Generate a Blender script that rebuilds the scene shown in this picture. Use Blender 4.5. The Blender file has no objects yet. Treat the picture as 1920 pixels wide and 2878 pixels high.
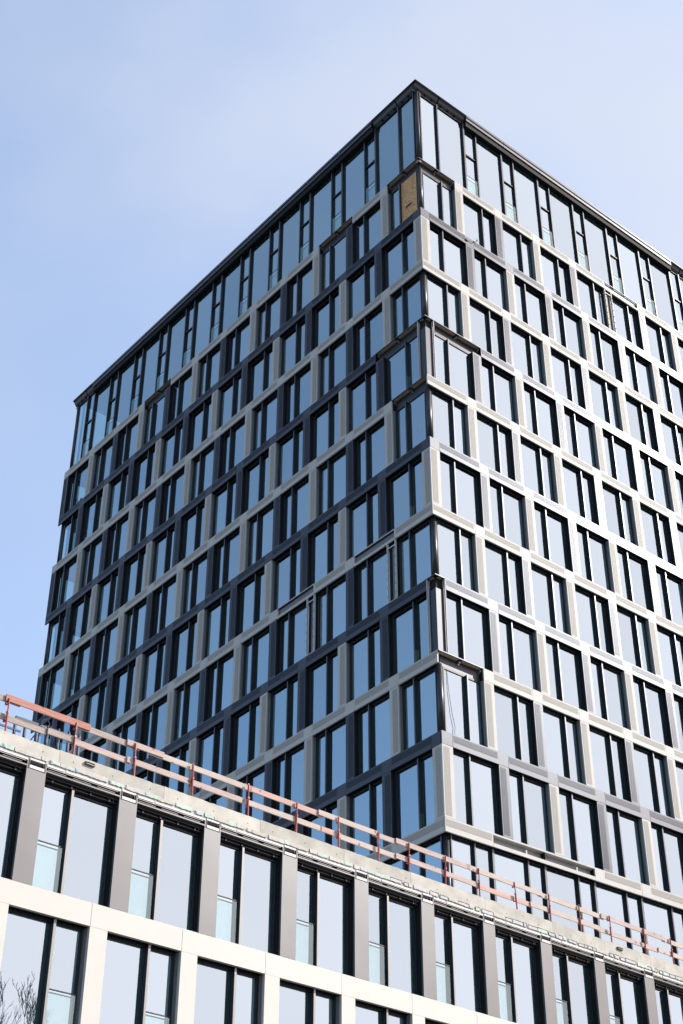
import bpy, math, random
from mathutils import Vector, Matrix
random.seed(7)
R = math.radians
C = bpy.context.scene.collection
scene = bpy.context.scene

# ------------------------------------------------------------------ camera, sky, sun, exposure
GZ = -60.86                                   # street level (z = 0 is the top floor's sill line)
CAMP = Vector((-35.4568, -37.9781, -59.2641))
right = Vector((0.73097605, -0.68072025, -0.04789521))
down = Vector((0.35798052, 0.44226901, -0.82234304))
fwd = Vector((0.58096813, 0.58396752, 0.56697264))
cam = bpy.data.cameras.new('camera'); camo = bpy.data.objects.new('camera', cam); C.objects.link(camo)
m = Matrix.Identity(4)
for i in range(3):
    m[i][0] = right[i]; m[i][1] = -down[i]; m[i][2] = -fwd[i]; m[i][3] = CAMP[i]
camo.matrix_world = m
cam.sensor_fit = 'VERTICAL'; cam.sensor_height = 36.0
cam.lens = 4242.89 / 2878 * 36
cam.shift_x = -370.3 / 2878; cam.shift_y = 71.1 / 2878
cam.clip_start = 0.5; cam.clip_end = 3000
scene.camera = camo

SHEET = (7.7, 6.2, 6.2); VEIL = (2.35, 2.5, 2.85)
SUN_EL, SUN_AZ = 37.0, 118.0                  # azimuth clockwise from +Y
w = bpy.data.worlds.new('World'); scene.world = w; w.use_nodes = True
nt = w.node_tree; bg = nt.nodes['Background']
sky = nt.nodes.new('ShaderNodeTexSky'); sky.sky_type = 'NISHITA'; sky.sun_disc = False
sky.sun_elevation = R(SUN_EL); sky.sun_rotation = R(SUN_AZ)
sky.air_density = 1.0; sky.dust_density = 1.3; sky.ozone_density = 1.0; sky.altitude = 100
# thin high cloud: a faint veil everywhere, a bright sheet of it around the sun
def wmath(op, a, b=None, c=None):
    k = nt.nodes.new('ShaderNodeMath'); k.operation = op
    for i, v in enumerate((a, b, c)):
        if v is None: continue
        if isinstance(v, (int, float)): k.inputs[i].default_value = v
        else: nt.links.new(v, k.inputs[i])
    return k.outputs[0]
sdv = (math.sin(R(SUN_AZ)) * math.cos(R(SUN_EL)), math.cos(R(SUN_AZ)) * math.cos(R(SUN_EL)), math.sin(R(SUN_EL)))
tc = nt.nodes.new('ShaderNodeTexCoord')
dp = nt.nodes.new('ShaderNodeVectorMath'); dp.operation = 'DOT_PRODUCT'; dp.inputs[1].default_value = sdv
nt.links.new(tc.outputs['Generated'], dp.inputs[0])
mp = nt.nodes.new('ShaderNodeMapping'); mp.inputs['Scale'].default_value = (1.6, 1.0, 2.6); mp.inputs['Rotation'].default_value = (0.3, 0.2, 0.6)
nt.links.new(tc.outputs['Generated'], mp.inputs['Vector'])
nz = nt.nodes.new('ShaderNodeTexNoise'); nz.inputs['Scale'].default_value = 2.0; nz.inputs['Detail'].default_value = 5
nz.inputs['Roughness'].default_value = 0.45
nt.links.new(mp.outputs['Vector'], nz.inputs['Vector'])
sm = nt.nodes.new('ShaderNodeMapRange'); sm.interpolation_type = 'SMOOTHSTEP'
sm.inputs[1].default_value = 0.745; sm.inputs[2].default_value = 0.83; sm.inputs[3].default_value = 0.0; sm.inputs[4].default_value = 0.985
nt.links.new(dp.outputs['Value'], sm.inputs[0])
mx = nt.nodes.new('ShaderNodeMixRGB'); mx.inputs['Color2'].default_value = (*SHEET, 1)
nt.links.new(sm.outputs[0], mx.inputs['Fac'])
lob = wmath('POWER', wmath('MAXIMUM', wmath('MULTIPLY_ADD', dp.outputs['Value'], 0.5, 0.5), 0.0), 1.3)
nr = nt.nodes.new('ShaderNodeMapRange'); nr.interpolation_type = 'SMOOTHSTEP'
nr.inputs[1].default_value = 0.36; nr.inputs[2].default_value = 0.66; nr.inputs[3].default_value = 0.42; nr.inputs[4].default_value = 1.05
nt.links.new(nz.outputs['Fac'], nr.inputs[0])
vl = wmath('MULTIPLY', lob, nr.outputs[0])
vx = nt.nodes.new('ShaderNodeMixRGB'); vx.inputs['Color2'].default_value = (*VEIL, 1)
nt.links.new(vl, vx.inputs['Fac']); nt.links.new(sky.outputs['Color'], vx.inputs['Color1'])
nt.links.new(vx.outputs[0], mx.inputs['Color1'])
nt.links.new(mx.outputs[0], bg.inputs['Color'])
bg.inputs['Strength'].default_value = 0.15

sun = bpy.data.lights.new('sun', 'SUN'); suno = bpy.data.objects.new('sun', sun); C.objects.link(suno)
sun.energy = 3.4; sun.angle = R(0.5); sun.color = (1.0, 0.95, 0.88)
sd = Vector((math.sin(R(SUN_AZ)) * math.cos(R(SUN_EL)), math.cos(R(SUN_AZ)) * math.cos(R(SUN_EL)), math.sin(R(SUN_EL))))
suno.rotation_euler = sd.to_track_quat('Z', 'Y').to_euler(); suno.location = (60, -40, 40)
scene.view_settings.view_transform = 'Standard'; scene.view_settings.look = 'None'
scene.view_settings.exposure = 1.1; scene.view_settings.gamma = 1.0; scene.view_settings.use_curve_mapping = False
scene.render.engine = 'CYCLES'; scene.cycles.max_bounces = 8; scene.cycles.transparent_max_bounces = 16
scene.cycles.glossy_bounces = 4

# ------------------------------------------------------------------ materials
def mat(name, col, rough=0.6, metal=0.0, var=0.0, scale=3.0, bump=0.0, bscale=40.0, spec=0.5):
    M = bpy.data.materials.new(name); M.use_nodes = True; n = M.node_tree; b = n.nodes['Principled BSDF']
    b.inputs['Roughness'].default_value = rough; b.inputs['Metallic'].default_value = metal
    b.inputs['Specular IOR Level'].default_value = spec
    b.inputs['Base Color'].default_value = (*col, 1)
    if var or bump:
        t = n.nodes.new('ShaderNodeTexCoord')
    if var:
        oi = n.nodes.new('ShaderNodeObjectInfo')
        ad = n.nodes.new('ShaderNodeVectorMath'); ad.operation = 'ADD'
        n.links.new(t.outputs['Object'], ad.inputs[0]); n.links.new(oi.outputs['Location'], ad.inputs[1])
        z = n.nodes.new('ShaderNodeTexNoise'); z.inputs['Scale'].default_value = scale; z.inputs['Detail'].default_value = 6
        n.links.new(ad.outputs[0], z.inputs['Vector'])
        mrr = n.nodes.new('ShaderNodeMapRange'); mrr.inputs[3].default_value = 1 - var; mrr.inputs[4].default_value = 1 + var
        mrr.inputs[1].default_value = 0.3; mrr.inputs[2].default_value = 0.7
        n.links.new(z.outputs['Fac'], mrr.inputs[0])
        # every piece a hair lighter or darker than the next
        m2 = n.nodes.new('ShaderNodeMapRange'); m2.inputs[3].default_value = 1 - var * .6; m2.inputs[4].default_value = 1 + var * .6
        n.links.new(oi.outputs['Random'], m2.inputs[0])
        mm = n.nodes.new('ShaderNodeMath'); mm.operation = 'MULTIPLY'
        n.links.new(mrr.outputs[0], mm.inputs[0]); n.links.new(m2.outputs[0], mm.inputs[1])
        vm = n.nodes.new('ShaderNodeVectorMath'); vm.operation = 'SCALE'; vm.inputs[0].default_value = col
        n.links.new(mm.outputs[0], vm.inputs['Scale']); n.links.new(vm.outputs[0], b.inputs['Base Color'])
    if bump:
        z2 = n.nodes.new('ShaderNodeTexNoise'); z2.inputs['Scale'].default_value = bscale; z2.inputs['Detail'].default_value = 4
        n.links.new(t.outputs['Object'], z2.inputs['Vector'])
        bp = n.nodes.new('ShaderNodeBump'); bp.inputs['Strength'].default_value = bump; bp.inputs['Distance'].default_value = 0.02
        n.links.new(z2.outputs['Fac'], bp.inputs['Height']); n.links.new(bp.outputs[0], b.inputs['Normal'])
    return M

def perf_mat(name, col, hole, rough, metal, spec=0.5):
    """sheet metal punched with rows of staggered slots, 45 x 24 mm"""
    M = bpy.data.materials.new(name); M.use_nodes = True; n = M.node_tree; b = n.nodes['Principled BSDF']
    b.inputs['Roughness'].default_value = rough; b.inputs['Metallic'].default_value = metal
    b.inputs['Specular IOR Level'].default_value = spec
    t = n.nodes.new('ShaderNodeTexCoord'); s = n.nodes.new('ShaderNodeSeparateXYZ'); n.links.new(t.outputs['UV'], s.inputs[0])
    def mth(op, a, bb=None):
        k = n.nodes.new('ShaderNodeMath'); k.operation = op
        for i, v in enumerate((a, bb)):
            if v is None: continue
            if isinstance(v, (int, float)): k.inputs[i].default_value = v
            else: n.links.new(v, k.inputs[i])
        return k.outputs[0]
    row = mth('DIVIDE', s.outputs['Y'], 0.040)
    odd = mth('MULTIPLY', mth('MODULO', mth('FLOOR', row), 2.0), 0.5)
    colx = mth('ADD', mth('DIVIDE', s.outputs['X'], 0.075), odd)
    fx = mth('ABSOLUTE', mth('SUBTRACT', mth('FRACT', colx), 0.5))
    fy = mth('ABSOLUTE', mth('SUBTRACT', mth('FRACT', row), 0.5))
    h = mth('MULTIPLY', mth('LESS_THAN', fx, 0.36), mth('LESS_THAN', fy, 0.30))
    mxx = n.nodes.new('ShaderNodeMixRGB'); mxx.inputs['Color1'].default_value = (*col, 1); mxx.inputs['Color2'].default_value = (*hole, 1)
    n.links.new(h, mxx.inputs['Fac']); n.links.new(mxx.outputs[0], b.inputs['Base Color'])
    inv = mth('MULTIPLY', mth('SUBTRACT', 1.0, h), metal); n.links.new(inv, b.inputs['Metallic'])
    sp = mth('MULTIPLY', mth('SUBTRACT', 1.0, h), spec); n.links.new(sp, b.inputs['Specular IOR Level'])
    return M

def glass_mat(name, base, fres, tint, trans, rough=0.0):
    """coated facade glass: part mirror, part see-through"""
    M = bpy.data.materials.new(name); M.use_nodes = True; n = M.node_tree
    for q in list(n.nodes):
        if q.type != 'OUTPUT_MATERIAL': n.nodes.remove(q)
    out = [q for q in n.nodes if q.type == 'OUTPUT_MATERIAL'][0]
    g = n.nodes.new('ShaderNodeBsdfGlossy'); g.inputs['Roughness'].default_value = rough; g.inputs['Color'].default_value = (*tint, 1)
    tr = n.nodes.new('ShaderNodeBsdfTransparent'); tr.inputs['Color'].default_value = (*trans, 1)
    ge = n.nodes.new('ShaderNodeNewGeometry'); dt = n.nodes.new('ShaderNodeVectorMath'); dt.operation = 'DOT_PRODUCT'
    n.links.new(ge.outputs['Incoming'], dt.inputs[0]); n.links.new(ge.outputs['Normal'], dt.inputs[1])
    ab = n.nodes.new('ShaderNodeMath'); ab.operation = 'ABSOLUTE'; n.links.new(dt.outputs['Value'], ab.inputs[0])
    om = n.nodes.new('ShaderNodeMath'); om.operation = 'SUBTRACT'; om.inputs[0].default_value = 1.0; n.links.new(ab.outputs[0], om.inputs[1])
    fr = n.nodes.new('ShaderNodeMath'); fr.operation = 'POWER'; n.links.new(om.outputs[0], fr.inputs[0]); fr.inputs[1].default_value = 5.0
    t = n.nodes.new('ShaderNodeTexCoord'); z = n.nodes.new('ShaderNodeTexNoise'); z.inputs['Scale'].default_value = 0.45; z.inputs['Detail'].default_value = 1
    oi = n.nodes.new('ShaderNodeObjectInfo'); ad = n.nodes.new('ShaderNodeVectorMath'); ad.operation = 'ADD'
    n.links.new(t.outputs['Object'], ad.inputs[0]); n.links.new(oi.outputs['Location'], ad.inputs[1]); n.links.new(ad.outputs[0], z.inputs['Vector'])
    bp = n.nodes.new('ShaderNodeBump'); bp.inputs['Strength'].default_value = 0.10; bp.inputs['Distance'].default_value = 0.02
    n.links.new(z.outputs['Fac'], bp.inputs['Height']); n.links.new(bp.outputs[0], g.inputs['Normal'])
    mr_ = n.nodes.new('ShaderNodeMapRange'); mr_.inputs[3].default_value = base; mr_.inputs[4].default_value = 1.0
    n.links.new(fr.outputs[0], mr_.inputs[0]); mr_.inputs[1].default_value = 0.0; mr_.inputs[2].default_value = fres
    mixs = n.nodes.new('ShaderNodeMixShader'); vr = n.nodes.new('ShaderNodeMapRange'); vr.inputs[3].default_value = 0.93; vr.inputs[4].default_value = 1.05; n.links.new(oi.outputs['Random'], vr.inputs[0])
    vm_ = n.nodes.new('ShaderNodeMath'); vm_.operation = 'MULTIPLY'; vm_.use_clamp = True; n.links.new(mr_.outputs[0], vm_.inputs[0]); n.links.new(vr.outputs[0], vm_.inputs[1])
    n.links.new(vm_.outputs[0], mixs.inputs[0])
    n.links.new(tr.outputs[0], mixs.inputs[1]); n.links.new(g.outputs[0], mixs.inputs[2]); n.links.new(mixs.outputs[0], out.inputs['Surface'])
    return M

LIGHT = (0.360, 0.358, 0.348); DARK = (0.050, 0.055, 0.066)
M = {}
M['light'] = mat('light_anodised_panel', LIGHT, 0.6, 0.08, 0.04, 1.1, spec=0.25)
M['dark'] = mat('dark_anodised_panel', DARK, 0.46, 0.96, 0.07, 1.1)
M['lightliner'] = mat('light_reveal_liner', (0.17, 0.19, 0.20), 0.5, 0.2)
M['darkliner'] = mat('dark_reveal_liner', (0.008, 0.009, 0.011), 0.6, spec=0.25)
M['perflight'] = perf_mat('light_perforated_sheet', LIGHT, (0.115, 0.106, 0.092), 0.6, 0.08, 0.25)
M['perfdark'] = perf_mat('dark_perforated_sheet', DARK, (0.004, 0.004, 0.005), 0.46, 0.96)
M['black'] = mat('black_cavity', (0.006, 0.007, 0.009), 0.8, spec=0.2)
M['frame'] = mat('dark_window_frame', (0.011, 0.013, 0.017), 0.45, 0.0, spec=0.3)
M['mull'] = mat('mullion_cap', (0.06, 0.065, 0.075), 0.38, 0.85)
M['glass'] = glass_mat('facade_glass', 0.46, 1.0, (0.63, 0.84, 0.95), (0.34, 0.52, 0.50))
M['guard'] = glass_mat('guard_glass', 0.18, 1.0, (0.66, 0.92, 0.95), (0.90, 0.965, 0.96))
M['slab'] = mat('interior_slab', (0.50, 0.50, 0.49), 0.9)
M['core'] = mat('interior_core', (0.40, 0.40, 0.40), 0.9)
M['navy'] = mat('dark_cavity_sheet', (0.030, 0.036, 0.046), 0.4, 0.6)
M['steel'] = mat('galvanised_steel', (0.45, 0.46, 0.48), 0.3, 0.8)
M['white'] = mat('white_primed_metal', (0.50, 0.50, 0.50), 0.5)
M['wool'] = mat('insulation_strip', (0.36, 0.30, 0.22), 0.9, 0, 0.1, 8)
M['osb'] = mat('osb_board', (0.46, 0.27, 0.12), 0.8, 0, 0.5, 14, 0.3, 60)
M['wood'] = mat('raw_wood', (0.45, 0.27, 0.16), 0.75, 0, 0.2, 9)
M['cream'] = mat('cream_facade_panel', (0.465, 0.453, 0.420), 0.55, 0, 0.03, 0.9)
M['grey'] = mat('grey_facade_panel', (0.104, 0.107, 0.110), 0.42, 0.45, 0.06, 1.4)
M['capgrey'] = mat('roof_coping_metal', (0.085, 0.09, 0.10), 0.44, 0.9)
M['red'] = mat('red_painted_steel', (0.26, 0.028, 0.022), 0.5, 0, 0.25, 12)
M['blue'] = mat('blue_painted_steel', (0.008, 0.022, 0.060), 0.5, 0, 0.2, 8)
M['cable'] = mat('black_cable', (0.01, 0.01, 0.01), 0.6)
M['mint'] = mat('mint_foam_board', (0.42, 0.52, 0.46), 0.85, 0, 0.12, 10, 0.4, 50)
M['plaster'] = mat('adhesive_mortar', (0.46, 0.45, 0.41), 0.9, 0, 0.12, 12, 0.5, 40)
M['palebox'] = mat('pale_plastic', (0.42, 0.425, 0.42), 0.8, 0, 0.12, 9)
M['sticker'] = mat('blue_sticker', (0.12, 0.30, 0.62), 0.5)
M['bark'] = mat('grey_bark', (0.10, 0.085, 0.07), 0.9, 0, 0.2, 5)
M['paving'] = mat('street_paving', (0.06, 0.059, 0.057), 0.9, 0, 0.15, 0.5, 0.2, 6)

def concrete():
    M_ = mat('parapet_concrete', (0.43, 0.42, 0.375), 0.9, 0, 0.16, 2.2, 0.5, 26)
    n = M_.node_tree; b = n.nodes['Principled BSDF']; src = b.inputs['Base Color'].links[0].from_socket
    t = n.nodes.new('ShaderNodeTexCoord')
    v = n.nodes.new('ShaderNodeTexNoise'); v.inputs['Scale'].default_value = 16; v.inputs['Detail'].default_value = 3
    n.links.new(t.outputs['Object'], v.inputs['Vector'])
    r = n.nodes.new('ShaderNodeMapRange'); r.inputs[1].default_value = 0.70; r.inputs[2].default_value = 0.76; r.inputs[3].default_value = 0; r.inputs[4].default_value = 0.5
    n.links.new(v.outputs['Fac'], r.inputs[0])
    mx_ = n.nodes.new('ShaderNodeMixRGB'); mx_.inputs['Color2'].default_value = (0.16, 0.15, 0.13, 1)
    n.links.new(src, mx_.inputs['Color1']); n.links.new(r.outputs[0], mx_.inputs['Fac']); n.links.new(mx_.outputs[0], b.inputs['Base Color'])
    return M_
M['concrete'] = concrete()

def plank(name, a, b_, knot):
    M_ = bpy.data.materials.new(name); M_.use_nodes = True; n = M_.node_tree; b = n.nodes['Principled BSDF']; b.inputs['Roughness'].default_value = 0.8
    t = n.nodes.new('ShaderNodeTexCoord'); mp_ = n.nodes.new('ShaderNodeMapping'); mp_.inputs['Scale'].default_value = (1.2, 12, 22)
    oi = n.nodes.new('ShaderNodeObjectInfo'); ad = n.nodes.new('ShaderNodeVectorMath'); ad.operation = 'ADD'
    n.links.new(t.outputs['Object'], ad.inputs[0]); n.links.new(oi.outputs['Location'], ad.inputs[1])
    n.links.new(ad.outputs[0], mp_.inputs['Vector'])
    z = n.nodes.new('ShaderNodeTexNoise'); z.inputs['Scale'].default_value = 1.6; z.inputs['Detail'].default_value = 7; n.links.new(mp_.outputs[0], z.inputs['Vector'])
    r = n.nodes.new('ShaderNodeValToRGB'); r.color_ramp.elements[0].position = .3; r.color_ramp.elements[0].color = (*a, 1); r.color_ramp.elements[1].position = .7; r.color_ramp.elements[1].color = (*b_, 1)
    n.links.new(z.outputs['Fac'], r.inputs[0])
    v = n.nodes.new('ShaderNodeTexVoronoi'); v.inputs['Scale'].default_value = 2.6; n.links.new(ad.outputs[0], v.inputs['Vector'])
    r2 = n.nodes.new('ShaderNodeMapRange'); r2.inputs[1].default_value = 0.09; r2.inputs[2].default_value = 0.16; r2.inputs[3].default_value = 0.9; r2.inputs[4].default_value = 0
    n.links.new(v.outputs['Distance'], r2.inputs[0])
    mx_ = n.nodes.new('ShaderNodeMixRGB'); mx_.inputs['Color2'].default_value = (*knot, 1); n.links.new(r2.outputs[0], mx_.inputs['Fac'])
    n.links.new(r.outputs[0], mx_.inputs['Color1']); n.links.new(mx_.outputs[0], b.inputs['Base Color'])
    return M_
M['plankred'] = plank('red_stained_plank', (0.317, 0.122, 0.094), (0.432, 0.216, 0.173), (0.25, 0.07, 0.04))
M['plankgrey'] = plank('weathered_plank', (0.216, 0.180, 0.158), (0.396, 0.331, 0.295), (0.20, 0.10, 0.06))
M['plankpink'] = plank('pale_pink_plank', (0.331, 0.245, 0.223), (0.461, 0.374, 0.346), (0.22, 0.10, 0.06))
M['plankpale'] = plank('pale_pine_plank', (0.360, 0.302, 0.266), (0.475, 0.418, 0.374), (0.20, 0.10, 0.05))

# ------------------------------------------------------------------ mesh helpers
class MB:
    """boxes in facade coordinates: u along the facade, d into the building, z up. side 'L' swaps the axes."""
    def __init__(s, side='R'):
        s.v = []; s.f = []; s.mi = []; s.uv = []; s.side = side
    def box(s, u0, u1, d0, d1, z0, z1, mi=0):
        b = len(s.v)
        P = [(u0, d0, z0), (u1, d0, z0), (u1, d1, z0), (u0, d1, z0), (u0, d0, z1), (u1, d0, z1), (u1, d1, z1), (u0, d1, z1)]
        F = [(0, 1, 5, 4), (1, 2, 6, 5), (2, 3, 7, 6), (3, 0, 4, 7), (4, 5, 6, 7), (3, 2, 1, 0)]
        s._add(P, F, mi)
    def _add(s, P, F, mi=0):
        b = len(s.v)
        for p in P: s.v.append((p[1], p[0], p[2]) if s.side == 'L' else tuple(p))
        for f in F:
            ff = list(f)
            if s.side == 'L': ff.reverse()
            s.f.append([b + i for i in ff]); s.mi.append(mi)
            s.uv.append([(P[i][0], P[i][2]) for i in ff])
    def quad(s, pts, mi=0): s._add(pts, [(0, 1, 2, 3)], mi)
    def cyl(s, p0, p1, r, n=8, mi=0, r1=None):
        a = Vector(p0); c = Vector(p1); ax = (c - a).normalized(); r1 = r if r1 is None else r1
        e = ax.orthogonal().normalized(); g = ax.cross(e)
        P = []; 
        for q, rr in ((a, r), (c, r1)):
            for k in range(n):
                t = 2 * math.pi * k / n; P.append(tuple(q + e * math.cos(t) * rr + g * math.sin(t) * rr))
        F = [(k, (k + 1) % n, n + (k + 1) % n, n + k) for k in range(n)] + [tuple(range(n - 1, -1, -1)), tuple(range(n, 2 * n))]
        s._add(P, F, mi)
    def mesh(s, name, mats):
        me = bpy.data.meshes.new(name); me.from_pydata(s.v, [], s.f); me.polygons.foreach_set('material_index', s.mi)
        uvl = me.uv_layers.new(name='uv'); k = 0
        for f in s.uv:
            for c in f: uvl.data[k].uv = c; k += 1
        for x in mats: me.materials.append(M[x])
        me.update(); return me

def obj(name, me, parent=None, loc=(0, 0, 0), rz=0.0, **kw):
    o = bpy.data.objects.new(name, me); C.objects.link(o); o.location = loc; o.rotation_euler = (0, 0, rz)
    if parent is not None: o.parent = parent
    for k, v in kw.items(): o[k] = v
    return o
def thing(name, label, cat, loc=(0, 0, 0), rz=0.0, group=None):
    o = obj(name, None, None, loc, rz); o['label'] = label; o['category'] = cat
    if group: o['group'] = group
    return o
_cache = {}
def cached(key, fn):
    if key not in _cache: _cache[key] = fn()
    return _cache[key]
rnd = lambda x: round(x, 3)

# ------------------------------------------------------------------ ground
g = MB(); g.box(-900, 900, -900, 900, GZ - 0.5, GZ)
obj('ground', g.mesh('ground', ['paving']), kind='structure')

# ------------------------------------------------------------------ the tower
B_, P_, C0, Q_, H, BT = 2.82, 0.55, 0.195, 0.57, 3.6, 0.555
NR, NL, NROW = 8, 12, 10
tower = thing('office_tower', 'tall office tower with a staggered grid of light and dark metal panels', 'building', (0, 0, GZ))
def fl(side, u, z, d=0.0):                     # facade position -> tower-local location
    return (u, d, z - GZ) if side == 'R' else (d, u, z - GZ)

# what is missing or unfinished on each face
cav_band = {('R', 0, 0), ('R', 3, 0), ('R', 8, 0), ('L', 0, 0), ('L', 0, 2), ('L', 0, 8), ('L', 3, 0), ('L', 4, 0)}
rail_band = {('R', 0, 5), ('L', 6, 1), ('L', 6, 3)}
cove_band = {('R', 10, 1), ('R', 10, 2)}
no_pier = {('R', 0, 5), ('L', 6, 1), ('L', 6, 3)}
corner_open = {3, 7}

def band_panel(side, u0, u1, col, pu0=None, pu1=None):
    def mk():
        b = MB(side); w_ = u1 - u0
        b.box(0.008, w_ - 0.008, 0.0, 0.07, -BT, 0)
        return b.mesh('spandrel_panel', [col])
    me = cached(('band', side, col, rnd(u1 - u0)), mk)
    return me
def perf_mesh(side, w_, h_, col):
    def mk():
        b = MB(side); b.box(0, w_, -0.004, 0.0, -h_, 0); return b.mesh('perforated_sheet', [col])
    return cached(('perf', side, rnd(w_), rnd(h_), col), mk)

def face_extent(side):
    n = NR if side == 'R' else NL
    return n, C0 + n * B_ + 0.195
def pier_spans(side, row):
    n, W = face_extent(side); out = []
    if row % 2 == 0:
        for k in range(1, n): out.append((k, C0 + k * B_ - P_, C0 + k * B_))
        out.append((n, W - Q_, W))
    else:
        out.append((0, 0.0, Q_))
        for k in range(1, n): out.append((k, C0 + k * B_, C0 + k * B_ + P_))
    return out
def joints(side, band):
    n, W = face_extent(side)
    if band % 2 == 0: return [0.0] + [C0 + k * B_ - P_ for k in range(1, n)] + [W - Q_, W]
    return [0.0, Q_] + [C0 + k * B_ + P_ for k in range(1, n)] + [W]

def cavity(side, u0, u1, zt):
    """the opened spandrel: slab edge plate on top, dark back sheet, insulation, brackets"""
    w_ = u1 - u0
    def mk():
        b = MB(side)
        b.box(0.03, w_, -0.01, 0.24, -0.045, 0.0, 0)                       # edge plate
        b.box(0.25, w_, 0.22, 0.25, -BT - 0.09, -0.045, 1)                  # back sheet
        return b.mesh('open_spandrel', ['mull', 'navy'])
    o = obj('open_spandrel', cached(('cav', side, rnd(w_)), mk), tower, fl(side, u0, zt), label='opened floor edge with its cladding panel missing')
    def mk2():
        b = MB(side); k = max(1, int(round(w_ / 1.2))); s_ = w_ / k
        for i in range(k):
            b.box(i * s_ + 0.12, (i + 1) * s_ - 0.10, 0.04, 0.20, -0.065, -0.047)
        return b.mesh('insulation_strip', ['wool'])
    obj('insulation_strip', cached(('wool', side, rnd(w_)), mk2), o)
    def mk3():
        b = MB(side)
        for i in range(max(2, int(w_ / 1.1) + 1)):
            u = 0.06 + i * (w_ - 0.14) / max(1, int(w_ / 1.1))
            b.box(u, u + 0.035, 0.10, 0.22, -0.18, -0.07); b.box(u - 0.03, u + 0.07, 0.18, 0.219, -0.22, -0.18)
            b.cyl((u + .02, 0.08, -0.12), (u + .02, 0.21, -0.12), 0.022, 6)
        return b.mesh('fixing_bracket', ['steel'])
    obj('fixing_bracket', cached(('brk', side, rnd(w_)), mk3), o)

def rail_frame(side, u0, u1, zt):
    """spandrel with its face sheet still off: white carrier rails and a grey back tray"""
    w_ = u1 - u0
    def mk():
        b = MB(side)
        b.box(0, w_, 0.0, 0.06, -0.03, 0.0, 0); b.box(0, w_, 0.0, 0.06, -BT, -BT + 0.05, 0)
        b.box(0, w_, 0.01, 0.05, -BT + 0.09, -BT + 0.12, 0)
        b.box(0.02, w_ - .02, 0.09, 0.11, -BT + 0.14, -0.10, 1); b.box(0, w_, 0.12, 0.14, -BT, 0, 2)
        b.box(0, 0.03, 0.0, 0.10, -BT, 0, 0); b.box(w_ - 0.03, w_, 0.0, 0.10, -BT, 0, 0)
        return b.mesh('carrier_rail_frame', ['white', 'grey', 'black'])
    obj('carrier_rail_frame', cached(('rf', side, rnd(w_)), mk), tower, fl(side, u0, zt), label='bare white carrier rails where the face sheet is missing')

def cove(side, u0, u1, zt):
    """lowest band with open curved gutter and its stiffeners"""
    w_ = u1 - u0
    def mk():
        b = MB(side)
        b.box(0, w_, 0.0, 0.06, -0.07, 0.0, 0); b.box(0, w_, 0.0, 0.05, -BT, -BT + 0.15, 0)
        pts = []
        for i in range(7):
            t = math.pi / 2 * i / 6; pts.append((0.05 + 0.22 * math.sin(t), -BT + 0.15 + (BT - 0.22) * (1 - math.cos(t))))
        for i in range(6):
            (d0, z0), (d1, z1) = pts[i], pts[i + 1]; b.quad([(0.0, d0, z0), (w_ , d0, z0), (w_, d1, z1), (0.0, d1, z1)], 0)
        b.quad([(0, 0.06, -0.07), (w_, 0.06, -0.07), (w_, 0.27, -0.07), (0, 0.27, -0.07)], 0)
        u = w_ * 0.62; b.box(u, u + 0.07, 0.02, 0.2, -BT + 0.15, -0.24, 0)
        b.box(-0.02, 0.0, 0.02, 0.28, -BT + .05, -0.05, 1)
        return b.mesh('curved_gutter', ['light', 'black'])
    obj('curved_gutter', cached(('cove', side, rnd(w_)), mk), tower, fl(side, u0, zt), label='open curved metal gutter between two thin edges')

for side in 'RL':
    n, W = face_extent(side)
    for band in range(0, 11):
        J = joints(side, band); zt = -band * H; col = 'light' if band % 2 == 0 else 'dark'
        for i in range(len(J) - 1):
            u0, u1 = J[i], J[i + 1]
            bay = i if band % 2 == 0 else i - 1
            # an odd band's first piece is the small plain corner piece
            if band in corner_open and band % 2 and i == 0: continue
            key = (side, band, bay)
            lo = 0.072 if (side == 'L' and i == 0) else 0.0            # butt against the other face's panel
            solid = None
            if key in cav_band:
                e = u1
                if side == 'R' and band == 8: e = C0 + B_ - P_
                cavity(side, u0, u1, zt); continue
            if key in rail_band: rail_frame(side, u0 + 0.01, u1 - P_ * 0.0, zt); continue
            if key in cove_band: cove(side, u0, u1, zt); continue
            me = band_panel(side, u0 + lo, u1, col)
            o = obj('spandrel_panel', me, tower, fl(side, u0 + lo, zt))
            # perforated field in its upper half
            if band % 2 == 0:
                p0, p1 = (0.055 if i == 0 else u0 + P_ + 0.05), u1 - 0.07
                if i == 0 and side == 'L': p0 = 0.08
            else:
                if i == 0: continue
                p0, p1 = u0 + 0.05, u1 - P_ - 0.05
                if i == len(J) - 2: p1 = u1 - 0.06
            if p1 - p0 > 0.3:
                pm = perf_mesh(side, p1 - p0, 0.27, 'perf' + col)
                q = obj('perforated_sheet', pm, o, (p0 - u0 - lo, 0, -0.06) if side == 'R' else (0, p0 - u0 - lo, -0.06))

# dark sub-frame behind all bands, one piece a floor and face
for side in 'RL':
    n, W = face_extent(side)
    for band in range(0, 11):
        b = MB(side)
        b.box(0.30, W - 0.30, 0.305, 0.48, -BT + 0.02, -0.05, 0)
        segs = joints(side, band)
        for i in range(len(segs) - 1):
            bay = i if band % 2 == 0 else i - 1
            if (side, band, bay) in cav_band or (side, band, bay) in cove_band or (band in corner_open and i == 0): continue
            u0 = max(segs[i], 0.26 if i == 0 else 0)
            b.box(u0 + 0.02, segs[i + 1] - (0.26 if i == len(segs) - 2 else 0.0), 0.10, 0.30, -BT + 0.025, -0.02, 0)
        obj('floor_edge_frame', b.mesh('floor_edge_frame', ['black']), tower, fl(side, 0, -band * H))

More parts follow.
